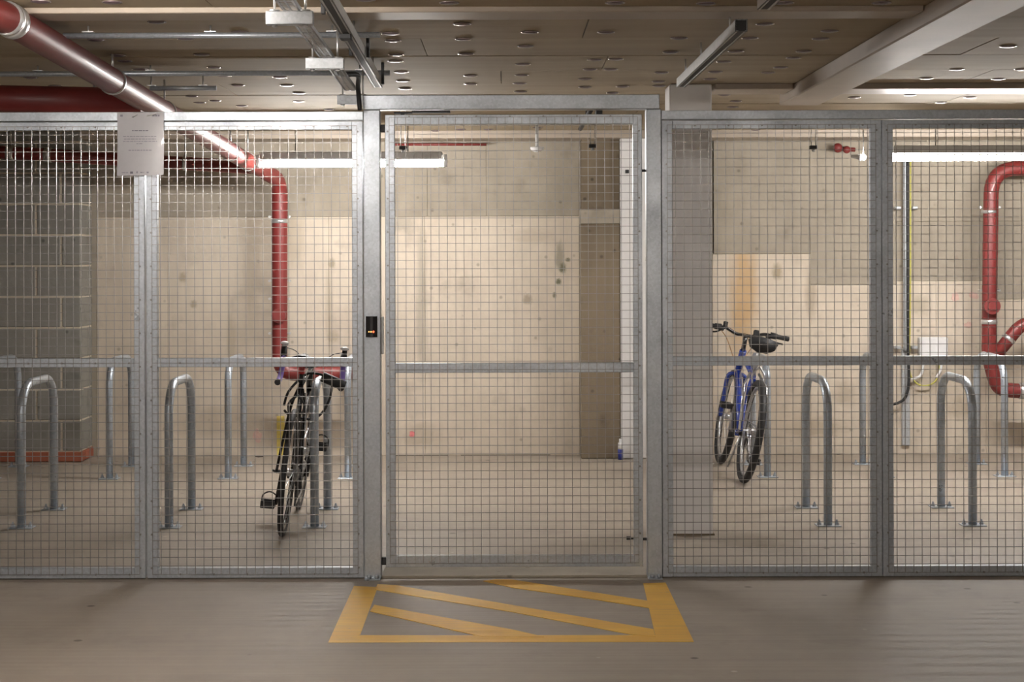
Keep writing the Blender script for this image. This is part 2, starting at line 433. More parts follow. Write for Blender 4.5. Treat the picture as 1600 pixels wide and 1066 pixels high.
# ceiling: backing, boards, washers
ce = struct(MB().box(XL, XR, YF, WALL+.3, CEIL+.016, CEIL+.25).build('ceiling', 'dark_gap'))
y = 7.79-.6225*5; k = -5
offs = {-2: .32, -1: -.35, 0: .466, 1: -.02, 2: .9, 3: .2}
bw = .6225
while y < WALL:
    y1 = min(y+bw, WALL+.02)
    o0 = offs.get(k, random.uniform(-1.1, 1.1)); x = o0-2.4*3
    while x < XR:
        a = max(x, XL); b_ = min(x+2.4, XR)
        if b_-a > .05 and b_ > -4.6 and a < 4.6:
            MB().box(a+.002, b_-.002, y+.0025, y1-.0025, CEIL+random.uniform(0, .003), CEIL+.016).build('ceiling_board', 'board', ce)
        elif b_-a > .05:
            MB().box(a+.002, b_-.002, y+.0025, y1-.0025, CEIL, CEIL+.016).build('ceiling_board', 'board', ce)
        x += 2.4
    y += bw; k += 1
MB().box(XL, XR, YF, 7.79-.6225*5-.004, CEIL, CEIL+.016).build('ceiling_sheet', 'board', ce)
discs = """828,50 821,72 817,100 815,117 812,130 813,143 947,50 929,93 962,92 922,108 954,108 914,123 914,136 973,135 957,145 1061,59 1048,81 1033,113 1029,127
1030,134 1172,59 1150,80 1131,96 1118,112 1110,123 961,4 1103,5 1195,37 1132,148 1150,158 1145,167 722,37 724,61 728,84 735,118 735,131 610,52 614,63 619,85
618,95 627,112 630,126 633,138 437,120 448,133 467,145 467,158 515,171 702,4 571,-1 245,34 375,50 290,60 184,86 195,95 315,85 335,105 218,108 350,118 86,134
48,121 372,133 300,150 312,160 336,157 378,165 150,62 64,2 175,3 1225,4 1377,4 1296,48 1282,60 1256,80 1240,90 1220,105 1200,113 1575,72 1495,108 1597,108
1447,122 1560,123 1422,148 1470,160 1515,152 1335,152 720,202 763,202 730,206 892,205 680,204 470,206 1126,204 560,204 840,199 1180,203 1290,199 1420,203 1520,204""".split()
dproto = None
for q in discs:
    a, b_ = map(float, q.split(','))
    u = a-VX; v = VY-b_; v0 = v-ROLL*u; d = F*.9/v0; p = P(a, b_, d); z = CEIL
    if d > WALL-.15: continue
    if dproto is None:
        mb = MB().dome((0, 0, 0), .034, .008, 20, 3); dproto = mb.build('fixing_washer', 'disc', None)
        rr = MB().ring((0, 0, -.001), (0, 0, 1), .0345, .0022, 24, 6).build('washer_lip', 'disc_rim', dproto)
        dproto.parent = ce; dproto.location = (p.x, p.y, z)
        continue
    c_ = dproto.copy(); COL.objects.link(c_); c_.location = (p.x, p.y, z); g_ = dproto.children[0].copy(); COL.objects.link(g_); g_.parent = c_
# beams under the ceiling
Y0 = F/433.0; Y1 = F*.884/372
struct(MB().box(XL, 1.512, Y0, Y1+.02, CEIL-.020, CEIL+.002, .003).build('trim_1', 'paint_beam'))
bm_ = struct(MB().box(1.515, 1.735, -1, 9.55, CEIL-.072, CEIL+.002, .006).build('trim_2', 'paint_beam'))
struct(MB().box(XL, XR, WALL-.35, WALL, CEIL-.055, CEIL+.002, .004).build('trim_3', 'paint_beam'))
struct(MB().box(1.75, XR, 9.05, 9.35, CEIL-.03, CEIL+.002, .004).build('trim_4', 'paint_beam'))
struct(MB().box(1.10, 1.51, 9.05, 9.35, CEIL-.03, CEIL+.002, .004).build('trim_5', 'paint_beam'))
# column
dc = F/297.7
co = struct(MB().box(.862, 1.085, dc, dc+.25, 0, CEIL, .006).build('column', 'paint_column'))
MB().box(.855, 1.092, dc-.010, dc+.257, 0, .008).build('column_foot_joint', 'wall_dark', co)
# tall white panel beside the dark pier
wp = thing('wall_panel', 'tall white boarded panel against the back wall, right of the dark concrete pier', 'panel', (1.0, DP+.1, 0))
MB().box(px1+.002, 1.22, DP-.01, DP+.30, .002, CEIL-.05, .004).build('white_sheet', 'white_board', wp)
p = P(980, 268, DP-.02)
MB().box(p.x-.013, p.x+.013, DP-.022, DP-.01, p.z-.013, p.z+.013, .002).build('black_keyhole_plate', 'black', wp)

# ================================================================== FENCE
def fbox(mb, x0, x1, y0, y1, dep=.04, front=0.0, bev=.002):      # pixel extents in the fence plane
    return mb.box(FX(x0), FX(x1), FD+front, FD+front+dep, FZ(y1), FZ(y0), bev)
PITCH = .0382; WR = .00185
def mesh_grid(x0, x1, y0, y1, name_parent, xo=0.0, yo=0.0):
    g = MB(); X0, X1, Z0, Z1 = FX(x0), FX(x1), FZ(y1), FZ(y0)
    n = int((X1-X0)/PITCH+.5); m = int((Z1-Z0)/PITCH+.5)
    for i in range(n+1):
        x = X0+(X1-X0)*i/n; g.wire((x, FD-WR, Z0), (x, FD-WR, Z1), WR)
    for j in range(m+1):
        z = Z0+(Z1-Z0)*j/m; g.wire((X0, FD-3*WR, z), (X1, FD-3*WR, z), WR)
    return stuff(g.build('wire_mesh', 'galv_mesh', name_parent))
def screws(pts, parent):
    g = MB()
    for (px, py) in pts: g.cyl((FX(px), FD-.009, FZ(py)), (FX(px), FD+.002, FZ(py)), .0045, 8)
    return stuff(g.build('fixing_screws', 'galv_mesh', parent))
def panel(x0, x1, label, sw=17, right=False):
    ye = -2 if right else 0
    t = thing('mesh_panel', label, 'fence panel', (FX((x0+x1)/2), FD, 0), 'wire mesh fence panels')
    for a in ((x0, x0+sw), (x1-sw, x1)): fbox(MB(), a[0], a[1], 189, 902.5).build('stile', 'galv', t)
    a, b_ = x0+sw, x1-sw
    fbox(MB(), a, b_, 189, 202).build('top_member', 'galv', t)
    fbox(MB(), a, b_, 558.5, 572.5, .04).build('middle_member', 'galv', t)
    fbox(MB(), a, b_, 886.5, 902.5).build('bottom_member', 'galv', t)
    mesh_grid(x0+sw*.52, x1-sw*.52, 196, 896, t)
    pts = []
    for k in range(14):
        yy = 205+52.4*k
        if yy < 896: pts += [(x0+sw*.45, yy), (x1-sw*.45, yy)]
    for k in range(1, 7): pts += [(x0+52.4*k, 197), (x0+52.4*k, 896), (x0+52.4*k, 566)]
    screws(pts, t); return t
panel(-113, 226, 'galvanised mesh panel at the far left, in front of the block pier')
panel(228.5, 567, 'galvanised mesh panel between the notice and the gate, racing bike behind it')
panel(1034, 1377.5, 'galvanised mesh panel right of the gate, blue bike and grey column behind it')
panel(1378.5, 1722, 'galvanised mesh panel at the far right, cable conduit and red pipe behind it')
tr1 = fbox(MB(), -230, 568, 173.5, 187.5, .06, -.005).build('top_rail', 'galv'); tag(tr1, 'galvanised top rail along the fence left of the gate', 'rail')
tr2 = fbox(MB(), 1034, 1840, 173.5, 187.5, .06, -.005).build('top_rail', 'galv'); tag(tr2, 'galvanised top rail along the fence right of the gate', 'rail')
tp = thing('gate_post', 'galvanised square gate post carrying the black card reader', 'post', (FX(581.5), FD, 0), 'gate posts')
fbox(MB(), 568.5, 594.5, 171.5, 903.5, .076, -.012, .003).build('shaft', 'galv', tp)
tp2 = thing('gate_post', 'galvanised square gate post on the latch side, left of the grey column', 'post', (FX(1021.5), FD, 0), 'gate posts')
fbox(MB(), 1010, 1033.5, 171.5, 903.5, .07, -.012, .003).build('shaft', 'galv', tp2)
for t_, x0, x1 in ((tp, 568.5, 594.5), (tp2, 1010, 1033.5)):
    b_ = MB().box(FX(x0)+.001, FX(x1)-.001, FD-.05, FD+.09, 0, .006, .002).build('base_plate', 'galv', t_)
    for sx in (.3, .75):
        xx = FX(x0)+(FX(x1)-FX(x0))*sx
        MB().cyl((xx, FD-.034, .006), (xx, FD-.034, .022), .009, 6).build('anchor_bolt', 'galv', t_)
hd = fbox(MB(), 567.5, 1031, 148.5, 171.3, .08, -.016, .003).build('gate_header', 'galv'); tag(hd, 'galvanised header bar across the top of the gate opening', 'beam')
# gate
gt = thing('gate', 'galvanised wire mesh gate leaf in the middle of the fence', 'gate', (FX(803), FD, 0))
for a in ((602, 617), (989.5, 1003.5)): fbox(MB(), a[0], a[1], 179, 886).build('stile', 'galv', gt)
fbox(MB(), 617, 989.5, 179, 194).build('top_member', 'galv', gt)
fbox(MB(), 617, 989.5, 567.5, 582.5).build('middle_member', 'galv', gt)
fbox(MB(), 617, 989.5, 868.5, 886).build('bottom_member', 'galv', gt)
mesh_grid(608.5, 997, 183, 880, gt)
screws([(606, 205+52.4*k) for k in range(13)]+[(999, 205+52.4*k) for k in range(13)]+[(640+52.4*k, 182) for k in range(7)], gt)
MB().box(FX(594.7), FX(602.5), FD+.004, FD+.03, FZ(883), FZ(871), .002).build('hinge', 'black', gt)
MB().box(FX(594.7), FX(602.5), FD+.004, FD+.03, FZ(206), FZ(194), .002).build('hinge', 'black', gt)
MB().box(FX(594.6), FX(598.5), FD+.01, FD+.04, FZ(553), FZ(495), .001).build('lock_keep', 'lamp_body', gt)
MB().box(FX(1003.6), FX(1009.7), FD+.012, FD+.024, FZ(269), FZ(265)).build('bolt', 'black', gt)
MB().box(FX(1003.6), FX(1009.7), FD+.012, FD+.024, FZ(846), FZ(842)).build('bolt', 'black', gt)
MB().box(FX(979), FX(986), FD+.045, FD+.06, FZ(847), FZ(842)).box(FX(984), FX(990), FD+.04, FD+.055, FZ(846), FZ(843)).build('bolt_handle', 'black', gt)
MB().box(FX(644), FX(704), FD+.0, FD+.06, FZ(175.5), FZ(172.5), .001).box(FX(616), FX(644), FD+.01, FD+.05, FZ(176.8), FZ(174)).box(FX(626), FX(632), FD+.02, FD+.03, FZ(179), FZ(176)).build('closer_arm', 'black', gt)
MB().box(FX(932), FX(942), FD+.01, FD+.05, FZ(179), FZ(172.6)).build('top_catch', 'black', gt)
# card reader
cr = thing('card_reader', 'small black card reader with red lights on the left gate post', 'card reader', (FX(581), FD-.02, FZ(510)))
rb = MB(); x0, x1 = FX(572), FX(589.8); n = 8; poly = []
for k in range(n+1):
    a = k/n; poly.append((x0+(x1-x0)*a, FD-.012-.012-.010*math.sin(PI*a)))
poly += [(x1, FD-.012), (x0, FD-.012)]
rb.prism(poly, 'z', FZ(526), FZ(493.5)); rb.build('housing', 'black_gloss', cr)
for px, r, m_ in ((577, .003, 'led_amber'), (580.3, .0035, 'led_amber'), (584, .005, 'led_red')):
    MB().cyl((FX(px), FD-.0345, FZ(517.5)), (FX(px), FD-.028, FZ(517.5)), r, 10).build('indicator_light', m_, cr)
# paper notice
NX0, NX1 = FX(184.5), FX(257); NZ0, NZ1 = FZ(273), FZ(174.5)
no = thing('paper_notice', 'white sheet of paper in a clear sleeve hung on the fence top', 'notice', ((NX0+NX1)/2, FD-.012, NZ0))
nb = MB(); nx, nz = 8, 10; vs = []
for lay in (0, .0012):
    for j in range(nz+1):
        for i in range(nx+1):
            u = i/nx; v = j/nz
            vs.append((NX0+(NX1-NX0)*u+.002*math.sin(3*v), FD-.0125-lay-.003*math.sin(PI*u)*(1-v)-.004*(1-v)**2, NZ0+(NZ1-NZ0)*v+.003*(u-.5)*(1-v)))
fs = []; L = (nx+1)*(nz+1)
for j in range(nz):
    for i in range(nx):
        a = j*(nx+1)+i; fs += [(a, a+1, a+nx+2, a+nx+1), (L+a, L+a+nx+1, L+a+nx+2, L+a+1)]
nb.add(vs, fs, True); nb.build('paper', 'paper', no)
def line(cx, cy, wpx, hpx, mat, seed, words=True):
    rnd = random.Random(seed); g = MB(); x = cx-wpx/2
    while x < cx+wpx/2-1:
        l = rnd.uniform(2, 6.5) if words else wpx
        l = min(l, cx+wpx/2-x)
        u = (x-184.5)/72.5; v = 1-(cy-174.5)/98.5
        yb = FD-.0148-.003*math.sin(PI*min(max(u+.03, 0), 1))*(1-v)-.004*(1-v)**2
        g.box(FX(x), FX(x+l), yb, yb+.0002, FZ(cy+hpx/2), FZ(cy-hpx/2)); x += l+1.0
    return g
def text(cx, cy, wpx, hpx, mat, seed): stuff(line(cx, cy, wpx, hpx, mat, seed).build('print_line', mat, no))
text(221, 203, 26, 1.6, 'ink', 1)
for i, (yy, ww) in enumerate(((212.2, 53), (216, 50), (219.8, 53), (223.4, 11))): text(220.5, yy, ww, 1.0, 'ink_faint', 10+i)
text(220.5, 233.7, 36, 1.2, 'ink_faint', 30)
text(192, 179.5, 5, 3.2, 'ink_faint', 40); text(246, 179.5, 13, 2.6, 'ink_faint', 41)
text(207.5, 268.5, 4.5, 3.4, 'ink', 42); text(216.5, 268, 3, 3, 'ink_faint', 43); text(224, 268.3, 6, 1.5, 'ink_faint', 44); text(233, 268.3, 4, 2.2, 'ink_faint', 45); text(197, 268.6, 10, 1, 'ink_faint', 46)
for k, (x0, y0, x1, y1) in enumerate(((209, 182, 216, 178), (231, 180, 246, 176.5))):
    a = Vector((FX(x0), FD-.0165, FZ(y0))); b_ = Vector((FX(x1), FD-.0165, FZ(y1)))
    MB().tube([a, b_], .0022, 6).build('tape_glint', 'white_plastic', no)  # white slivers stand in for light glinting on the tape

th = struct(MB().box(FX(594.8), FX(1009.8), FD+.005, FD+.25, 0, .012, .002).build('trim_6', 'wall_grey'))
# ================================================================== FLOOR MARKING
ym = thing('floor_marking', 'yellow painted hatched box on the concrete in front of the gate', 'floor marking', (0, FD-.6, 0))
def stripe(pts, z, name='painted_stripe'):
    MB().prism([(floorP(a, b_).x, floorP(a, b_).y) for a, b_ in pts], 'z', .0002, z).build(name, 'yellow', ym)
stripe([(553, 916), (590, 918), (588, 924), (563, 992), (513, 1004)], .0010)
stripe([(513, 1004.5), (519, 993), (700, 993.5), (1000, 993), (1079, 993), (1084, 1003.5)], .0013)
stripe([(1005, 912), (1040, 911), (1084, 1003), (1026, 1003)], .0016)
stripe([(590, 913.5), (618, 915), (1021, 984), (1024, 996), (985, 992), (800, 957), (586, 922)], .0019)
stripe([(585, 946), (800, 984.5), (850, 996), (750, 995), (578, 956)], .0022)
stripe([(755, 908.5), (775, 906), (800, 906.5), (1014, 940), (1016, 951), (900, 933), (800, 919)], .0025)

# ================================================================== BICYCLE STANDS
def stand_proto():
    L = F/268.6-F/288; hz = .80; r = .0235; R = .19
    t = thing('bicycle_stand', '', 'bike stand', (0, 0, 0), 'galvanised hoop bike stands')
    pts = [(0, 0, .004), (0, 0, hz-R)]
    for k in range(1, 11):
        a = PI/2*k/10; pts.append((0, R-R*math.cos(a), hz-R+R*math.sin(a)))
    for k in range(0, 11):
        a = PI/2*k/10; pts.append((0, L-R+R*math.sin(a), hz-R+R*math.cos(a)))
    pts += [(0, L, .004)]
    pts = [(x, y_, z-r*(1 if z > hz-R else 0)*((z-(hz-R))/R if z > hz-R else 0)) for x, y_, z in pts]
    MB().tube(pts, r, 16).build('hoop', 'galv_stand', t, local=True)
    for yy in (0, L):
        MB().box(-.065, .065, yy-.05, yy+.05, 0, .006, .002).build('base_plate', 'galv_stand', t, local=True)
        for sx in (-1, 1):
            g = MB(); g.tube([(sx*.048, yy, .006), (sx*.048, yy, .014), (sx*.048, yy, .034)], [.013, .011, .003], 6, smooth=False)
            g.build('anchor_bolt', 'galv_stand', t, local=True)
    return t
sp = stand_proto()
yn = F/288; yf = F/236
sd = [(-2.63, yn, 'galvanised hoop stand in the near row, behind the far left mesh panel'),
      (-1.83, yn, 'galvanised hoop stand in the near row, just right of the notice'),
      (-1.04, yn, 'galvanised hoop stand in the near row with the racing bike against it'),
      (1.745, yn, 'galvanised hoop stand in the near row, right of the blue bike'),
      (2.53, yn, 'galvanised hoop stand in the near row, in front of the red pipe at right'),
      (-3.42, yf, 'galvanised hoop stand in the far row beside the block pier, cut by the left edge'),
      (-2.627, yf, 'galvanised hoop stand in the far row behind the fence joint under the notice'),
      (-1.84, yf, 'galvanised hoop stand in the far row, left of the racing bike'),
      (-1.047, yf, 'galvanised hoop stand in the far row, right of the racing bike'),
      (1.73, yf, 'galvanised hoop stand in the far row with the blue bike against it'),
      (2.50, yf, 'galvanised hoop stand in the far row, behind the joint of the right panels'),
      (3.30, yf, 'galvanised hoop stand in the far row, rightmost, below the red pipe')]
for i, (x, y, lb) in enumerate(sd):
    if i == 0: sp.location = (x, y, 0); sp['label'] = lb
    else: dup(sp, (x, y, 0), lb)

# ================================================================== BICYCLES (local: y forward, x right, z up, origin at rear tyre contact)
def wheel(t, y, R, tw, rim_mat, front):
    c = (0, y, R)
    rim = MB()
    Rr = R-tw*1.0-.006; k = 40; vs = []; fs = []
    prof = [(-.009, Rr+.008), (.009, Rr+.008), (.009, Rr-.006), (.004, Rr-.012), (-.004, Rr-.012), (-.009, Rr-.006)]
    for i in range(k):
        a = 2*PI*i/k
        for (px, pr) in prof: vs.append((px, y+pr*math.cos(a), R+pr*math.sin(a)))
    for i in range(k):
        for j in range(6): fs.append((i*6+j, i*6+(j+1) % 6, ((i+1) % k)*6+(j+1) % 6, ((i+1) % k)*6+j))
    rim.add(vs, fs, True)
    w_ = rim.build('front_wheel' if front else 'rear_wheel', rim_mat, t, local=True)
    MB().ring(c, (1, 0, 0), R-tw*.5, tw*.5, 44, 10).build('tyre', 'black', w_, local=True)
    g = MB()
    for i in range(28):
        a = 2*PI*i/28; s_ = 1 if i % 2 else -1; a2 = a+(.9 if i % 4 < 2 else -.9)
        g.wire((s_*.028, y+.02*math.cos(a2), R+.02*math.sin(a2)), (0, y+Rr*math.cos(a), R+Rr*math.sin(a)), .0011)
    stuff(g.build('spokes', 'silver', w_, local=True))
    MB().tube([(-.055, y, R), (-.03, y, R), (-.028, y, R), (.028, y, R), (.03, y, R), (.055, y, R)], [.006, .006, .020, .020, .006, .006], 12).build('hub', 'silver', w_, local=True)
    return w_
def pedal_set(t, bb, ang, strap=False):
    for s_ in (-1, 1):
        a = ang if s_ > 0 else ang+PI
        tip = (s_*.085, bb[1]+.17*math.sin(a), bb[2]+.17*math.cos(a))
        cm = MB(); cm.tube([(s_*.065, bb[1], bb[2]), tip], [.015, .010], 8)
        cm.build('crank_arm', 'black_gloss' if strap else 'silver', t, local=True)
        x0, x1 = sorted((s_*.088, s_*.165))
        pd = MB()
        pd.tube([(s_*.085, tip[1], tip[2]), (s_*.165, tip[1], tip[2])], .008, 8)
        for yy in (-.045, .035): pd.box(x0, x1, tip[1]+yy, tip[1]+yy+.012, tip[2]-.02, tip[2]+.02, .003)
        for xx in (x0, x1-.008): pd.box(xx, xx+.008, tip[1]-.045, tip[1]+.047, tip[2]-.018, tip[2]+.018, .002)
        po = pd.build('pedal', 'black', t, local=True)
        if strap:
            xm = (x0+x1)/2
            sg = MB(); sg.tube(smooth_path([(xm-.04, tip[1]+.03, tip[2]), (xm-.036, tip[1]+.05, tip[2]+.04), (xm, tip[1]+.05, tip[2]+.06), (xm+.036, tip[1]+.05, tip[2]+.04), (xm+.04, tip[1]+.03, tip[2])]), .004, 6)
            sg.build('toe_strap', 'black', po, local=True)
def saddle(t, y, z, wd=.15, ln=.26, th=1):
    g = MB(); k = 10; rows = []
    for i in range(k):
        a = i/(k-1); yy = y-ln*.45+ln*a
        hw = wd/2*(1-a)**.8+.018 if a > .12 else wd/2*(.85+a*1.2)
        hw = min(hw, wd/2)
        rows.append((yy, hw))
    vs = []; fs = []
    m_ = 10
    for yy, hw in rows:
        for j in range(m_):
            a = 2*PI*j/m_
            vs.append((hw*math.cos(a), yy, z+(.018*math.sin(a) if math.sin(a) > 0 else .034*th*math.sin(a))-.012*(math.cos(a))**2))
    for i in range(k-1):
        for j in range(m_): fs.append((i*m_+j, i*m_+(j+1) % m_, (i+1)*m_+(j+1) % m_, (i+1)*m_+j))
    fs += [tuple(range(m_))[::-1], tuple((k-1)*m_+j for j in range(m_))]
    g.add(vs, fs, True); sd_ = g.build('saddle', 'black', t, local=True)
    r = MB()
    for s_ in (-1, 1): r.tube(smooth_path([(s_*.03, y-.09, z-.02), (s_*.022, y-.03, z-.05), (s_*.022, y+.05, z-.05), (s_*.008, y+.12, z-.015)]), .0035, 6)
    r.build('saddle_rails', 'steel_clip' if wd > .16 else 'black', sd_, local=True)
def bike(kind, label, loc, lean, yaw):
    t = thing('bicycle', label, 'bicycle', loc, None, (0, lean, yaw))
    road = kind == 'road'
    R = .336 if road else .338; tw = .031 if road else .048
    fm = 'black_gloss' if road else 'blue'
    wb_ = 1.0 if road else 1.03
    rh = (0, 0, R); fh = (0, wb_, R); bb = (0, .41, .27 if road else .285)
    sc = (0, .262, .78) if road else (0, .28, .68)
    ht = (0, wb_-.155, .86) if road else (0, wb_-.175, .82); hb = (0, wb_-.10, .70) if road else (0, wb_-.12, .68)
    tr_ = .014 if road else .019
    fr = MB()
    fr.tube([bb, sc], tr_, 12); fr.tube([bb, hb], tr_*1.2, 12)
    fr.tube([sc, (0, ht[1]+.01, ht[2]-.03)], tr_, 12); fr.tube([hb, ht], tr_*1.3, 12)
    fr.cyl((-.036, bb[1], bb[2]), (.036, bb[1], bb[2]), .022, 14)
    for s_ in (-1, 1):
        fr.tube(smooth_path([(s_*.025, bb[1]-.02, bb[2]), (s_*.045, .22, R-.03), (s_*.064, .0, R)]), [.010]*13, 8)
        fr.tube(smooth_path([(s_*.012, sc[1], sc[2]-.02), (s_*.040, .17, (R+sc[2])/2+.08), (s_*.064, 0, R)]), [.008]*13, 8)
    fr.build('frame', fm, t, local=True)
    fk = MB()
    fcr = (0, hb[1]+.012, hb[2]-.03)
    fk.tube([hb, fcr], .018, 10)
    for s_ in (-1, 1):
        fk.tube(smooth_path([(0, fcr[1], fcr[2]), (s_*(.045 if road else .06), fcr[1]+.006, fcr[2]-.02), (s_*(.052 if road else .062), fcr[1]+.03, fcr[2]-.17), (s_*.052, wb_, R)]), [.013 if road else .015]*19, 8)
    fk.build('fork', fm, t, local=True)
    wheel(t, 0, R, tw, 'black_gloss' if road else 'silver', False); wheel(t, wb_, R, tw, 'black_gloss' if road else 'silver', True)
    # drivetrain
    g = MB()
    for k in range(6): g.cyl((.034+.005*k, 0, R), (.036+.005*k, 0, R), .048-.005*k, 20)
    g.build('cassette', 'steel_clip', t, local=True)
    g = MB(); g.ring((.048, bb[1], bb[2]), (1, 0, 0), .085, .004, 32, 4)
    for k in range(5):
        a = 2*PI*k/5; g.tube([(.048, bb[1], bb[2]), (.048, bb[1]+.084*math.cos(a), bb[2]+.084*math.sin(a))], .006, 6)
    g.build('chainring', 'steel_clip' if road else 'black', t, local=True)
    g = MB()
    g.tube([(.045, 0, R+.04), (.048, bb[1], bb[2]+.086)], .004, 4); g.tube([(.048, bb[1], bb[2]-.086), (.048, .03, R-.17), (.048, .0, R-.15), (.046, .01, R-.07)], .004, 4)
    g.build('chain', 'steel_clip', t, local=True)
    g = MB(); g.tube([(.06, .0, R-.01), (.066, .02, R-.075), (.055, .03, R-.10)], .010, 8); g.box(.044, .052, -.005, .03, R-.175, R-.075, .003)
    g.cyl((.045, .012, R-.075), (.051, .012, R-.075), .018, 12); g.cyl((.045, .01, R-.16), (.051, .01, R-.16), .018, 12)
    g.build('rear_derailleur', 'black' if road else 'silver', t, local=True)
    pedal_set(t, bb, .0 if road else PI-.12, road)
    # seat
    sz = .93 if road else .93; sy = sc[1]-(sz-sc[2])*.29
    MB().tube([sc, (0, sy, sz-.045)], .0135, 10).build('seatpost', 'black_gloss' if road else 'silver', t, local=True)
    saddle(t, sy-.01, sz, .14 if road else .20, .26, 1 if road else 2.6)
    # brakes at the seat stays
    g = MB()
    for s_ in (-1, 1):
        g.tube(smooth_path([(0, .10, R+tw+.34*.0+R*.0+.335+.035), (s_*.04, .08, 2*R+.02), (s_*.034, .07, 2*R-.035)]), .007, 6)
    g.build('rear_brake', 'black' if road else 'silver', t, local=True)
    if not road:
        for s_ in (-1, 1): MB().tube([(s_*.03, sc[1]-.03, sc[2]+.02), (s_*.075, .13, sc[2]-.06), (s_*.078, 0, R)], .009, 8).build('rack_stay', 'silver', t, local=True)
    # bars
    stp = (0, ht[1]+.0, ht[2]+.02); hz = ht[2]+.005 if road else ht[2]+.105
    bc = (0, ht[1]+(.08 if road else .055), hz)
    MB().tube([(0, ht[1], ht[2]), (0, ht[1]-.012, hz-.01), bc], .016, 10).build('stem', 'black_gloss', t, local=True)
    st = thing_sub = None
    if road:
        hw = .175
        def bp_(s_): return [(0, bc[1], hz), (s_*(hw-.05), bc[1], hz), (s_*(hw-.01), bc[1]+.02, hz), (s_*hw, bc[1]+.08, hz-.005), (s_*(hw+.002), bc[1]+.105, hz-.05), (s_*(hw+.005), bc[1]+.07, hz-.11), (s_*(hw+.008), bc[1]-.02, hz-.135)]
        g = MB()
        for s_ in (-1, 1): g.tube(smooth_path(bp_(s_)[:3]), .0125, 10)
        hb_ = g.build('handlebar', 'black_gloss', t, local=True)
        for s_ in (-1, 1):
            tp_ = MB().tube(smooth_path(bp_(s_)[2:]), .0165, 10).build('bar_tape', 'purple', t, local=True)
            e = bp_(s_)[-1]
            MB().tube([e, (e[0], e[1]-.015, e[2])], .019, 10).build('end_plug', 'black', tp_, local=True)
            c0 = Vector((s_*hw, bc[1]+.085, hz))
            hd_ = MB().tube([c0+Vector((0, -.03, .0)), c0+Vector((0, .015, .03)), c0+Vector((s_*.002, .03, .075))], [.017, .020, .015], 10).build('brake_hood', 'black', t, local=True)
            MB().ball(c0+Vector((0, .02, .085)), .021, 10, 6, (1.2, 1.2, .6)).build('hood_cap', 'white_plastic', hd_, local=True)
            MB().tube(smooth_path([c0+Vector((0, .04, .05)), c0+Vector((s_*.008, .055, -.02)), c0+Vector((s_*.012, .04, -.09))]), .006, 6).build('brake_lever', 'silver', hd_, local=True)
            MB().tube(smooth_path([c0+Vector((-s_*.01, .02, .06)), c0+Vector((-s_*.07, .05, .04)), (s_*.03, bc[1]+.06, hz-.03), (0, ht[1]+.04, ht[2]-.02)]), .0025, 6).build('brake_cable', 'black', t, local=True)
    else:
        hw = .30
        def bar(s_): return [(0, bc[1], hz), (s_*.06, bc[1], hz+.002), (s_*.13, bc[1]-.01, hz+.028), (s_*.18, bc[1]-.02, hz+.03)]
        g = MB()
        for s_ in (-1, 1): g.tube(smooth_path(bar(s_)), .012, 10)
        g.build('handlebar', 'black_gloss', t, local=True)
        for s_ in (-1, 1):
            a = Vector((s_*.175, bc[1]-.02, hz+.03)); b2 = Vector((s_*hw, bc[1]-.05, hz+.026))
            gp = MB().tube([a, a.lerp(b2, .35), a.lerp(b2, .37), b2], [.023, .021, .0165, .017], 12).build('grip', 'black', t, local=True)
            MB().ring(b2, (1, 0, 0), .013, .004, 12, 6).build('grip_end', 'black_gloss', gp, local=True)
            lv = MB(); lv.box(min(s_*.15, s_*.185), max(s_*.15, s_*.185), bc[1]-.03, bc[1]+.02, hz+.005, hz+.04, .006)
            lv.tube(smooth_path([(s_*.165, bc[1]+.02, hz+.01), (s_*.20, bc[1]+.035, hz-.01), (s_*.28, bc[1]+.02, hz-.018)]), .006, 6)
            lv.build('brake_lever', 'black', t, local=True)
            MB().tube(smooth_path([(s_*.16, bc[1]+.03, hz+.005), (s_*.10, bc[1]+.09, hz-.05), (s_*.03, bc[1]+.08, hz-.18), (0, hb[1]+.03, hb[2])]), .003, 6).build('brake_cable', 'cable_o', t, local=True)
        MB().cyl((-.145, bc[1]-.01, hz+.03), (-.145, bc[1]-.01, hz+.066), .016, 12).ball((-.145, bc[1]-.01, hz+.066), .018, 10, 6, (1, 1, .5)).build('bell', 'black', t, local=True)
        MB().box(.06, .10, bc[1]-.02, bc[1]+.02, hz+.005, hz+.05, .008).build('front_light', 'black', t, local=True)
        # chrome guards and rear rack-less mudguard stays, kick stand
        MB().tube([(-.05, .10, R-.05), (-.075, .22, R-.27)], .007, 8).build('kickstand', 'silver', t, local=True)
    return t
bc1 = floorP(441, 838)
b1 = bike('road', 'black racing bicycle with purple bar tape leaning on a stand behind the left fence panel', (bc1.x, bc1.y, 0), math.radians(5.8), math.radians(2.0))
bc2 = floorP(1160, 755)
b2 = bike('city', 'blue bicycle with flat handlebar leaning on a far row stand behind the right fence panel', (bc2.x, bc2.y, 0), math.radians(10.0), math.radians(1.2))
# rear lamp on the racing bicycle
MB().box(-.015, .015, .205, .235, .84, .89, .006).build('rear_light', 'redplastic', b1, local=True)
MB().cyl((0, .20, .865), (0, .207, .865), .012, 12).build('light_lens', 'redplastic', b1, local=True)
MB().tube([(-.055, 0, .336), (-.075, 0, .336)], .008, 8).tube([(-.072, 0, .336), (-.078, -.045, .345)], .006, 6).build('quick_release', 'black', b1, local=True)
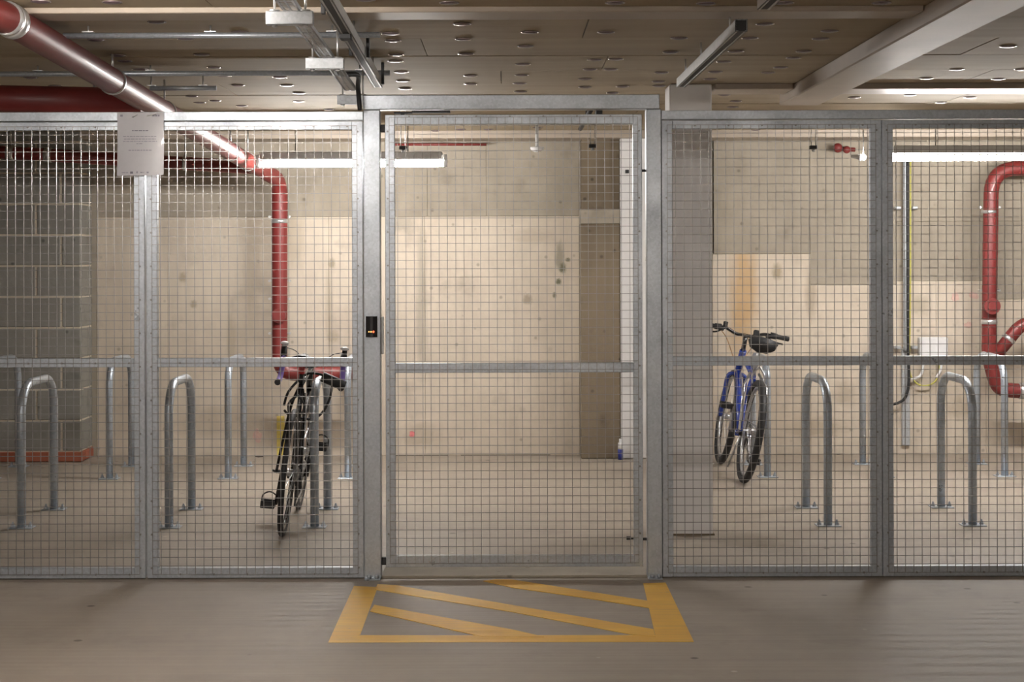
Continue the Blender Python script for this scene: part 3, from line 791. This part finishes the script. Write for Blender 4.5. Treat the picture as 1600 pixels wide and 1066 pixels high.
# cable lock round bicycle and stand
sx = -1.04
lk = thing('cable_lock', 'black cable lock looped round the racing bicycle and its stand', 'bike lock', (sx, bc1.y+.3, .55))
lp = [(bc1.x-.03, bc1.y+.32, .66), (bc1.x+.0, bc1.y+.30, .74), (bc1.x+.08, bc1.y+.30, .82), (sx+.0, bc1.y+.31, .835), (sx+.08, bc1.y+.34, .80), (sx+.085, bc1.y+.36, .72), (sx+.04, bc1.y+.36, .62), (sx-.03, bc1.y+.37, .58), (bc1.x, bc1.y+.37, .60), (bc1.x-.03, bc1.y+.34, .63)]
MB().tube(smooth_path(lp, 5), .007, 8).build('cable', 'black', lk)
g = MB(); g.tube([(sx+.04, bc1.y+.33, .815), (sx+.16, bc1.y+.35, .76)], .028, 10); g.build('lock_body', 'black', lk)

# ================================================================== PIPES
PR = .056
def clamp(parent, c, axis, r=PR, w=.028, name='pipe_clamp', lugs=True):
    c = Vector(c); axis = Vector(axis).normalized()
    g = MB(); g.tube([c-axis*w/2, c-axis*w/2, c+axis*w/2, c+axis*w/2], [r, r+.005, r+.005, r], 24)
    if lugs:
        side = axis.cross(Vector((0, 1, 0)))
        if side.length < .2: side = axis.cross(Vector((1, 0, 0)))
        side.normalize()
        for s_ in (-1, 1):
            q = c+side*s_*(r+.016); g.tube([q-Vector((0, .012, 0)), q+Vector((0, .012, 0))], .009, 8)
            g.tube([c+side*s_*r, q], .006, 6)
    return g.build(name, 'steel_clip', parent)
def coupling(parent, c, axis, r=PR, w=.07):
    c = Vector(c); axis = Vector(axis).normalized()
    return MB().tube([c-axis*w/2, c-axis*w/2+axis*.004, c+axis*w/2-axis*.004, c+axis*w/2], [r, r+.006, r+.006, r], 24).build('coupling', 'steel_clip', parent)
A = P(18, 33, F/440); B = P(404, 263, F/226)
dirA = (B-A).normalized()
d2 = F/219
el = P(436, 285, d2)
lowz = P(437, 560, d2)
pa = thing('drain_pipe', 'long sloping red drain pipe turning down the back wall behind the racing bike', 'pipe', (el.x, el.y, 0))
pre = A-dirA*.05
path = [P(-190, -30, F/560), pre-dirA*.12+Vector((-.02, 0, .0)), A, B, P(428, 271, d2-.03), el+Vector((0, 0, -.04)), P(437, 535, d2), P(446, 572, d2), P(480, 589, d2), P(548, 589, d2), P(560, 589, d2+.25)]
pth = rounded([P(-190, -50, F/520), pre, B, P(437, 282, d2), P(437, 583, d2), P(543, 584, d2), P(541, 584, WALL)], .12, 8)
MB().tube(pth, PR, 24).build('pipe', 'red_pipe', pa)
for tt in (-.01, .262, .455, .80, .92):
    c = A.lerp(B, tt); clamp(pa, c, dirA, lugs=False, w=.018)
    if tt not in (-.01,): MB().tube([c+Vector((0, 0, PR)), (c.x, c.y, CEIL)], .005, 6).build('hanger_rod', 'steel_clip', pa)
coupling(pa, A, dirA, w=.05)
for yy, k in ((339, 1), (439, 0), (467, 1), (521, 1)):
    c = P(437, yy, d2)
    if k: clamp(pa, c, (0, 0, 1))
    else: clamp(pa, c, (0, 0, 1), w=.012)
MB().tube([(c.x, c.y, P(437, 343, d2).z), (c.x, c.y, P(437, 349, d2).z)], PR+.004, 24).build('coupling', 'steel_clip', pa)
c = P(437, 493, d2)
MB().tube([c+Vector((0, .02, .05)), c+Vector((0, -.03, .0))], .044, 20).cyl(c+Vector((0, -.03, 0)), c+Vector((0, -.075, 0)), .05, 24).cyl(c+Vector((0, -.075, 0)), c+Vector((0, -.085, 0)), .035, 20).build('access_cap', 'red_pipe', pa)
# pipe B (upper, dark) joins A
tj = None
for k in range(200):
    q = A.lerp(B, k/200)
    if q.y > FD+.40: tj = q; break
pb = thing('drain_pipe', 'thick dark red pipe joining the sloping pipe just above the fence top at left', 'pipe', (-3, tj.y, tj.z))
MB().tube([P(-420, 122, FD+.50), P(0, 154, FD+.45), tj+Vector((0, 0, -.01))], .065, 24).build('pipe', 'red_pipe', pb)
c = P(147, 161, FD+.46); clamp(pb, c, (1, 0, -.08), .065, .02, lugs=False)
MB().tube([c+Vector((0, 0, .05)), (c.x, c.y, CEIL)], .005, 6).build('hanger_rod', 'steel_clip', pb)
# pipe C behind the mesh
pc = thing('drain_pipe', 'red pipe running level high across the blockwork to the pipe elbow at left', 'pipe', (-3, 11.4, 2.1))
c0 = P(-260, 222, F/226); c1 = P(400, 262, F/228)
MB().tube([c0, c1], .045, 24).build('pipe', 'red_pipe', pc)
for xx in (18, 77, 290):
    q = (xx+260)/660; c = c0.lerp(c1, q); clamp(pc, c, c1-c0, .045, .05 if xx < 100 else .02, lugs=False)
    MB().tube([c+Vector((0, 0, .045)), (c.x, c.y, CEIL)], .005, 6).build('hanger_rod', 'steel_clip', pc)
# right hand pipe
sR = 218.; dr = F/sR
pr = thing('drain_pipe', 'red drain pipe standing on the back wall at the far right', 'pipe', (P(1547, 560, dr).x, dr, 0))
pth = rounded([P(1760, 268, dr), P(1549, 262, dr), P(1545, 560, dr), P(1560, 608, dr), P(1585, 611, dr), P(1760, 611, dr)], .2, 8)
MB().tube(pth, .053, 24).build('pipe', 'red_pipe', pr)
MB().tube(rounded([P(1780, 505, dr), P(1598, 503, dr), P(1550, 563, dr)], .1, 6), .046, 24).build('branch_pipe', 'red_pipe', pr)
for yy in (324, 454): clamp(pr, P(1546, yy, dr), (0, 0, 1), .053)
for yy, w_ in ((331, .025), (503, .035)): coupling(pr, P(1546, yy, dr), (0, 0, 1), .053, w_)
coupling(pr, P(1576, 530, dr), P(1598, 503, dr)-P(1550, 563, dr), .046, .03)
coupling(pr, P(1597, 611, dr), (1, 0, 0), .053, .05)
c = P(1545, 478, dr)
MB().cyl(c, c+Vector((0, -.08, 0)), .048, 24).cyl(c+Vector((0, -.08, 0)), c+Vector((0, -.095, 0)), .058, 24).cyl(c+Vector((0, -.095, 0)), c+Vector((0, -.105, 0)), .034, 20).build('access_cap', 'red_pipe', pr)
# thin red sprinkler line along the wall head
sk = thing('sprinkler_pipe', 'thin red pipe high along the back wall above the gate', 'pipe', (P(680, 226, WALL-.1).x, WALL-.1, P(680, 226, WALL-.1).z))
MB().tube([P(604, 226, WALL-.1), P(760, 226, WALL-.1)], .009, 10).build('pipe', 'red_pipe', sk)
for xx in (612, 750): MB().box(P(xx, 226, WALL).x-.008, P(xx, 226, WALL).x+.008, WALL-.1, WALL, P(xx, 226, WALL-.1).z-.006, P(xx, 226, WALL-.1).z+.006).build('bracket', 'steel_clip', sk)
rv = thing('sprinkler_valve', 'small red valve high on the back wall, right of the grey column', 'valve', tuple(P(1318, 232, WALL-.12)))
MB().tube([P(1306, 232, WALL-.1), P(1336, 234, WALL-.1)], .016, 10).ball(P(1309, 231, WALL-.12), .035, 12, 8).ball(P(1323, 234, WALL-.12), .028, 12, 8).build('valve_body', 'red_pipe', rv)
MB().tube([P(1309, 231, WALL-.1), P(1309, 231, WALL)], .014, 8).build('bracket', 'steel_clip', rv)

# ================================================================== CEILING SERVICES
ZT = lambda c: H+c
def hbar(name, label, x0, x1, py, c, r=.0115, rods=()):
    d = F*c/(VY-py); a = Vector(((x0-VX)*d/F, d, H+c)); b_ = Vector(((x1-VX)*d/F, d, H+c))
    t = thing(name, label, 'conduit', tuple((a+b_)/2))
    MB().tube([a, b_], r, 12).build('tube', 'galv', t)
    for rx in rods:
        x = (rx-VX)*d/F
        MB().tube([(x, d, H+c), (x, d, CEIL)], .004, 6).build('hanger_rod', 'steel_clip', t)
        MB().box(x-.022, x+.022, d-.016, d+.016, H+c+r, H+c+r+.004).build('saddle_clip', 'steel_clip', t)
    return t
hbar('conduit', 'long grey conduit across the ceiling, nearer of the two ending by the cable tray', 100, 595, 54, .862, .0115, (139, 330, 520))
hbar('conduit', 'long grey conduit across the ceiling, farther of the two, just above the fence top', -400, 610, 113.5, .862, .0125, (60, 236, 563))
hbar('conduit', 'short grey conduit below the ceiling boards, above the left fence rail', 235, 339, 136.5, .84, .012, (237, 318))
# cable tray on trapeze brackets
def trayx(y): return -.656-(y-F/512)*.0189
tray = thing('cable_tray', 'perforated galvanised cable tray hung under the ceiling left of the gate', 'cable tray', (trayx(6), 6, H+.76))
g = MB(); ya, yb = 4.2, F/342+.02; za = H+.757; hw = .026
def tbox(u0, u1, y0, y1, z0, z1):
    vs = []
    for z in (z0, z1):
        for (u, y) in ((u0, y0), (u1, y0), (u0, y1), (u1, y1)): vs.append((trayx(y)+u, y, z))
    g.add(vs, [(0, 2, 3, 1), (4, 5, 7, 6), (0, 1, 5, 4), (2, 6, 7, 3), (0, 4, 6, 2), (1, 3, 7, 5)])
for u0, u1 in ((-hw, -.020), (-.003, .003), (.020, hw)): tbox(u0, u1, ya, yb, za, za+.0015)
y = ya
while y < yb: tbox(-hw, hw, y, y+.009, za, za+.0015); y += .030
for s_ in (-hw, hw): tbox(s_-.001, s_+.001, ya, yb, za, za+.014)
g.build('perforated_tray', 'galv_bright', tray)
for k, (s_, lab) in enumerate(((512, 0), (414, 1), (336, 2))):
    d = F/s_; x = trayx(d)+.0; zz = H+.727
    tb = MB(); wv = .0713
    tb.box(x-wv, x+wv, d-.0205, d-.0185, zz-.0205, zz+.0205, .0006); tb.box(x-wv, x+wv, d-.0205, d+.0205, zz+.0185, zz+.0205); tb.box(x-wv, x+wv, d-.0205, d+.0205, zz-.0205, zz-.0185)
    tb.box(x-wv, x+wv, d+.0185, d+.0205, zz-.0205, zz+.0205)
    br = tb.build('trapeze_bracket', 'galv_bright', tray)
    for s2 in (-.047, .047):
        MB().tube([(x+s2, d, zz-.028), (x+s2, d, CEIL)], .004, 8).cyl((x+s2, d, zz-.026), (x+s2, d, zz-.0205), .009, 6).cyl((x+s2, d, zz+.0205), (x+s2, d, zz+.026), .016, 12).build('hanger_rod', 'steel_clip', br)
cb = MB(); q = trayx(yb)
cb.tube(smooth_path([(trayx(7.0), 7.0, za+.008), (trayx(7.25)+.0, 7.3, za+.012), (trayx(7.4)+.055, 7.5, za+.03), (-.66, 7.75, za+.0), (-.655, 7.8, H+.66)]), .011, 10)
tag(cb.build('black_cable', 'black'), 'black cable curving from the tray end to the gate header', 'cable')
# lamp trunking rows: channels with their inner shade painted black
def channel(name, label, xa, ya_, xb, yb_, c, w=.041, cat='trunking', end=True, hang=()):
    t = thing(name, label, cat, ((xa+xb)/2, (ya_+yb_)/2, H+c))
    a = Vector((xa, ya_, H+c)); b_ = Vector((xb, yb_, H+c)); dv = (b_-a).normalized(); sd_ = dv.cross(Vector((0, 0, 1)))
    def obx(g, u0, u1, z0, z1, t0=0.0, t1=1.0):
        vs = [p_+sd_*u+Vector((0, 0, z)) for z in (z0, z1) for p_ in (a.lerp(b_, t0), a.lerp(b_, t1)) for u in (u0, u1)]
        g.add(vs, [(0, 2, 3, 1), (4, 5, 7, 6), (0, 1, 5, 4), (2, 6, 7, 3), (0, 4, 6, 2), (1, 3, 7, 5)])
    g = MB(); h_ = w/2
    obx(g, -h_, -h_+.003, 0, w); obx(g, h_-.003, h_, 0, w); obx(g, -h_, h_, w-.003, w)
    obx(g, -h_, -h_+.009, 0, .002); obx(g, h_-.009, h_, 0, .002)
    g.build('channel', 'lamp_body', t)
    g = MB(); obx(g, -h_+.004, h_-.004, .002, w-.004, .002, .998); g.build('slot_shade', 'black', t)  # black filler stands for the shade inside the open channel
    if end:
        g = MB(); obx(g, -h_-.001, h_+.001, -.001, w+.001, 0, .006); g.build('end_cap', 'black', t)
    for hh in hang:
        p_ = a.lerp(b_, hh); MB().tube([(p_.x, p_.y, H+c+w), (p_.x, p_.y, CEIL)], .004, 6).build('hanger', 'steel_clip', t)
    return t
channel('lamp_channel', 'unlit dark slotted lamp channel running away under the ceiling left of the header', -.54, 4.2, -.603, 8.2, .80, .041, end=False, hang=(.3, .6, .9))
lc = bpy.data.objects['lamp_channel']
p = P(540, 53, F*.80/346)
MB().box(p.x-.020, p.x+.022, p.y-.03, p.y+.03, p.z-.022, p.z+.03, .003).build('junction_box', 'black', lc)
for px_, py_ in ((505, 16), (548, 82), (598, 128), (575, 86)):
    d = F*.81/(VY-py_); p = P(px_, py_, d); MB().box(p.x-.006, p.x+.006, p.y-.02, p.y+.02, p.z-.012, CEIL).build('clip', 'black', lc)
channel('lamp_channel', 'unlit slotted lamp channel under the ceiling above the right end of the header', .833, F*.8/(VY-45), .826, F*.8/(VY-134), .79, .041, hang=(.15, .6, .9))
channel('lamp_channel', 'short end of a dark lamp channel at the top edge, right of centre', .833, 3.6, .833, F*.8/(VY-12), .79, .041, end=False, hang=(.2, .9))
# white sensor, hanging sensor, small brackets behind the fence
ws = thing('ceiling_sensor', 'white dome sensor on the ceiling seen through the top of the gate', 'sensor', (P(839, 232, 11.6).x, 11.6, 2.17))
p = P(839, 230, 11.6)
MB().dome((p.x, p.y, p.z), .048, .035, 16, 4).build('dome', 'white_plastic', ws); MB().cyl((p.x, p.y, p.z), (p.x, p.y, CEIL-.0), .012, 8).build('stem', 'lamp_body', ws)
def hanger(px_, py_, d, label, dia=True):
    p = P(px_, py_, d); t = thing('hanging_bracket', label, 'bracket', tuple(p), 'hanging brackets behind the fence')
    for s_ in (-.014, .014): MB().tube([(p.x+s_, d, p.z), (p.x+s_, d, CEIL)], .003, 6).build('rod', 'steel_clip', t)
    MB().box(p.x-.024, p.x+.024, d-.02, d+.02, p.z-.012, p.z+.01, .003).build('clamp_block', 'black', t)
    MB().ball((p.x, d, p.z-.02), .011, 8, 6).build('nozzle', 'galv_bright', t)
    return t
hanger(926, 228, 10.9, 'black hanging bracket seen through the top right of the gate')
hanger(630, 231, 10.4, 'black hanging bracket at the top left of the gate, above the lit tube')
hanger(1271, 230, 10.9, 'black hanging bracket right of the grey column, left of the red valve')
p = P(910, 222, 10.6); q = P(921, 200, 9.9)
tag(MB().tube([(p.x, 10.9, H+.80), (q.x, 9.6, H+.82)], .014, 8).tube([((p.x+q.x)/2, 10.2, H+.80), ((p.x+q.x)/2, 10.2, CEIL)], .004, 6).build('lamp_channel', 'black'), 'thin dark channel end beside the hanging bracket, seen through the gate top', 'trunking')

# ================================================================== LIT FITTINGS
def batten(x0, x1, y, z, mat, label, group, hang=True):
    t = thing('tube_light', label, 'light', ((x0+x1)/2, y, z), group)
    MB().box(x0+.02, x1-.02, y-.075, y+.075, z+.028, z+.075, .004).build('housing', 'lamp_body', t)  # housing widened so that it shades the ceiling above
    MB().tube([(x0+.012, y, z), (x1-.012, y, z)], .0175, 16).build('tube', mat, t)
    for x in (x0, x1):
        MB().box(x-.012, x+.012, y-.022, y+.022, z-.020, z+.06, .003).build('lamp_holder', 'white_plastic', t)
    if hang:
        for u in (.2, .8):
            x = x0+(x1-x0)*u; MB().tube([(x, y, z+.075), (x, y, CEIL)], .004, 6).build('hanger_rod', 'steel_clip', t)
    return t
G = 'lit tube lights'
dl = F/243; a = P(403, 257, dl); b_ = P(696, 257, dl)
batten(a.x, b_.x, dl, a.z, 'tube_back', 'lit white tube light hanging behind the fence left of the gate', G)
dl2 = F/250; a = P(1345, 247, dl2)
batten(P(1391, 247, dl2).x-.02, P(1391, 247, dl2).x+1.5, dl2, P(1500, 247, dl2).z, 'tube_back', 'lit white tube light behind the far right fence panel', G)
batten(-2.0, -.80, 5.15, H+.80, 'tube_front', 'lit tube light over the aisle, left, above the picture', G)
batten(-3.6, -2.4, 1.2, H+.80, 'tube_fill', 'added fill tube light over the aisle, out of view, farther back and left', G)  # added for general front light, out of view
batten(1.6, 2.8, -2.2, H+.72, 'tube_fill', 'added fill tube light at the far end of the aisle behind the viewer, right', G)  # this tube and the next are added to brighten upright faces
batten(-1.2, 0.0, -2.2, H+.72, 'tube_fill', 'added fill tube light at the far end of the aisle behind the viewer, left', G)
sl = thing('small_lamp', 'small bright lamp just left of the joint between the right fence panels', 'light', tuple(P(1349, 246, dl2)))
p = P(1349, 246, dl2)
MB().ball(p, .018, 12, 8).build('bulb', 'lamp_glow', sl)
MB().tube([p+Vector((-.07, .02, .01)), p+Vector((-.015, .0, 0))], [.008, .022], 12).build('holder', 'white_plastic', sl)
MB().tube([p+Vector((0, 0, .016)), (p.x, p.y, CEIL)], .004, 6).build('hanger_rod', 'steel_clip', sl)

# ================================================================== WALL SERVICES AT THE RIGHT
dw = WALL-.03
cd = thing('cable_conduit', 'grey conduit with black and yellow cables down the back wall behind the right panel', 'conduit', (P(1415, 600, dw).x, dw, 0))
g = MB(); a = P(1413.5, 250, dw-.02); b_ = P(1414, 548, dw-.02); n = 110
pts = [a.lerp(b_, k/n) for k in range(n+1)]
g.tube(pts, [.012 if k % 2 else .0145 for k in range(n+1)], 10); g.build('flexible_conduit', 'galv_bright', cd)
MB().box(P(1409.5, 600, dw).x, P(1421.5, 600, dw).x, dw-.005, WALL, P(1415, 696, dw).z, P(1415, 545, dw).z, .003).build('lower_trunking', 'galv_bright', cd)
MB().tube(smooth_path([P(1418, 250, dw-.03), P(1418.5, 400, dw-.03), P(1419, 540, dw-.03), P(1420.5, 590, dw-.04), P(1416, 618, dw-.05), P(1405, 629, dw-.05), P(1384, 634, dw-.05)], 8), .010, 8).build('black_cable', 'black', cd)
MB().tube(smooth_path([P(1422.5, 250, dw-.02), P(1422.5, 400, dw-.02), P(1422, 500, dw-.02), P(1421, 575, dw-.02), P(1430, 597, dw-.03), P(1446, 603, dw-.03), P(1462, 595, dw-.03), P(1468, 575, dw-.02), P(1467, 548, dw-.02)], 8), .006, 8).build('yellow_cable', 'cable_y', cd)
for xx, yy in ((1403, 325), (1429, 325), (1403, 543), (1429, 543)):
    c = P(xx, yy, dw-.02); MB().box(c.x-.022, c.x+.022, dw-.035, WALL, c.z-.012, c.z+.012, .004).build('clip', 'galv_bright', cd)
bx = thing('wall_box', 'square white plastic box on the back wall left of the right red pipe', 'box', tuple(P(1458, 550, dw)))
a = P(1437, 560, dw-.04); b_ = P(1481, 527, dw-.04)
MB().box(a.x, b_.x, dw-.05, WALL, a.z, b_.z, .008).build('cover', 'white_plastic', bx)
for pts in ([P(1441, 558, dw-.02), P(1442, 575, dw-.03), P(1437, 588, dw-.03), P(1424, 593, dw-.03)], [P(1470, 558, dw-.02), P(1470, 577, dw-.03), P(1463, 590, dw-.03)]):
    MB().tube(smooth_path(pts, 6), .010, 8).build('white_cable', 'white_plastic', bx)
# can by the pier
q = floorP(968.5, 716.5); 
bt = thing('spray_can', 'small blue and white can on the floor at the foot of the white panel', 'can', (q.x, DP-.06, 0))
MB().tube([(q.x, DP-.06, 0), (q.x, DP-.06, .075)], .019, 14).build('body', 'bottle_blue', bt)
MB().tube([(q.x, DP-.06, .075), (q.x, DP-.06, .12), (q.x, DP-.06, .125), (q.x, DP-.06, .15)], [.019, .018, .011, .010], 14).build('cap', 'white_plastic', bt)
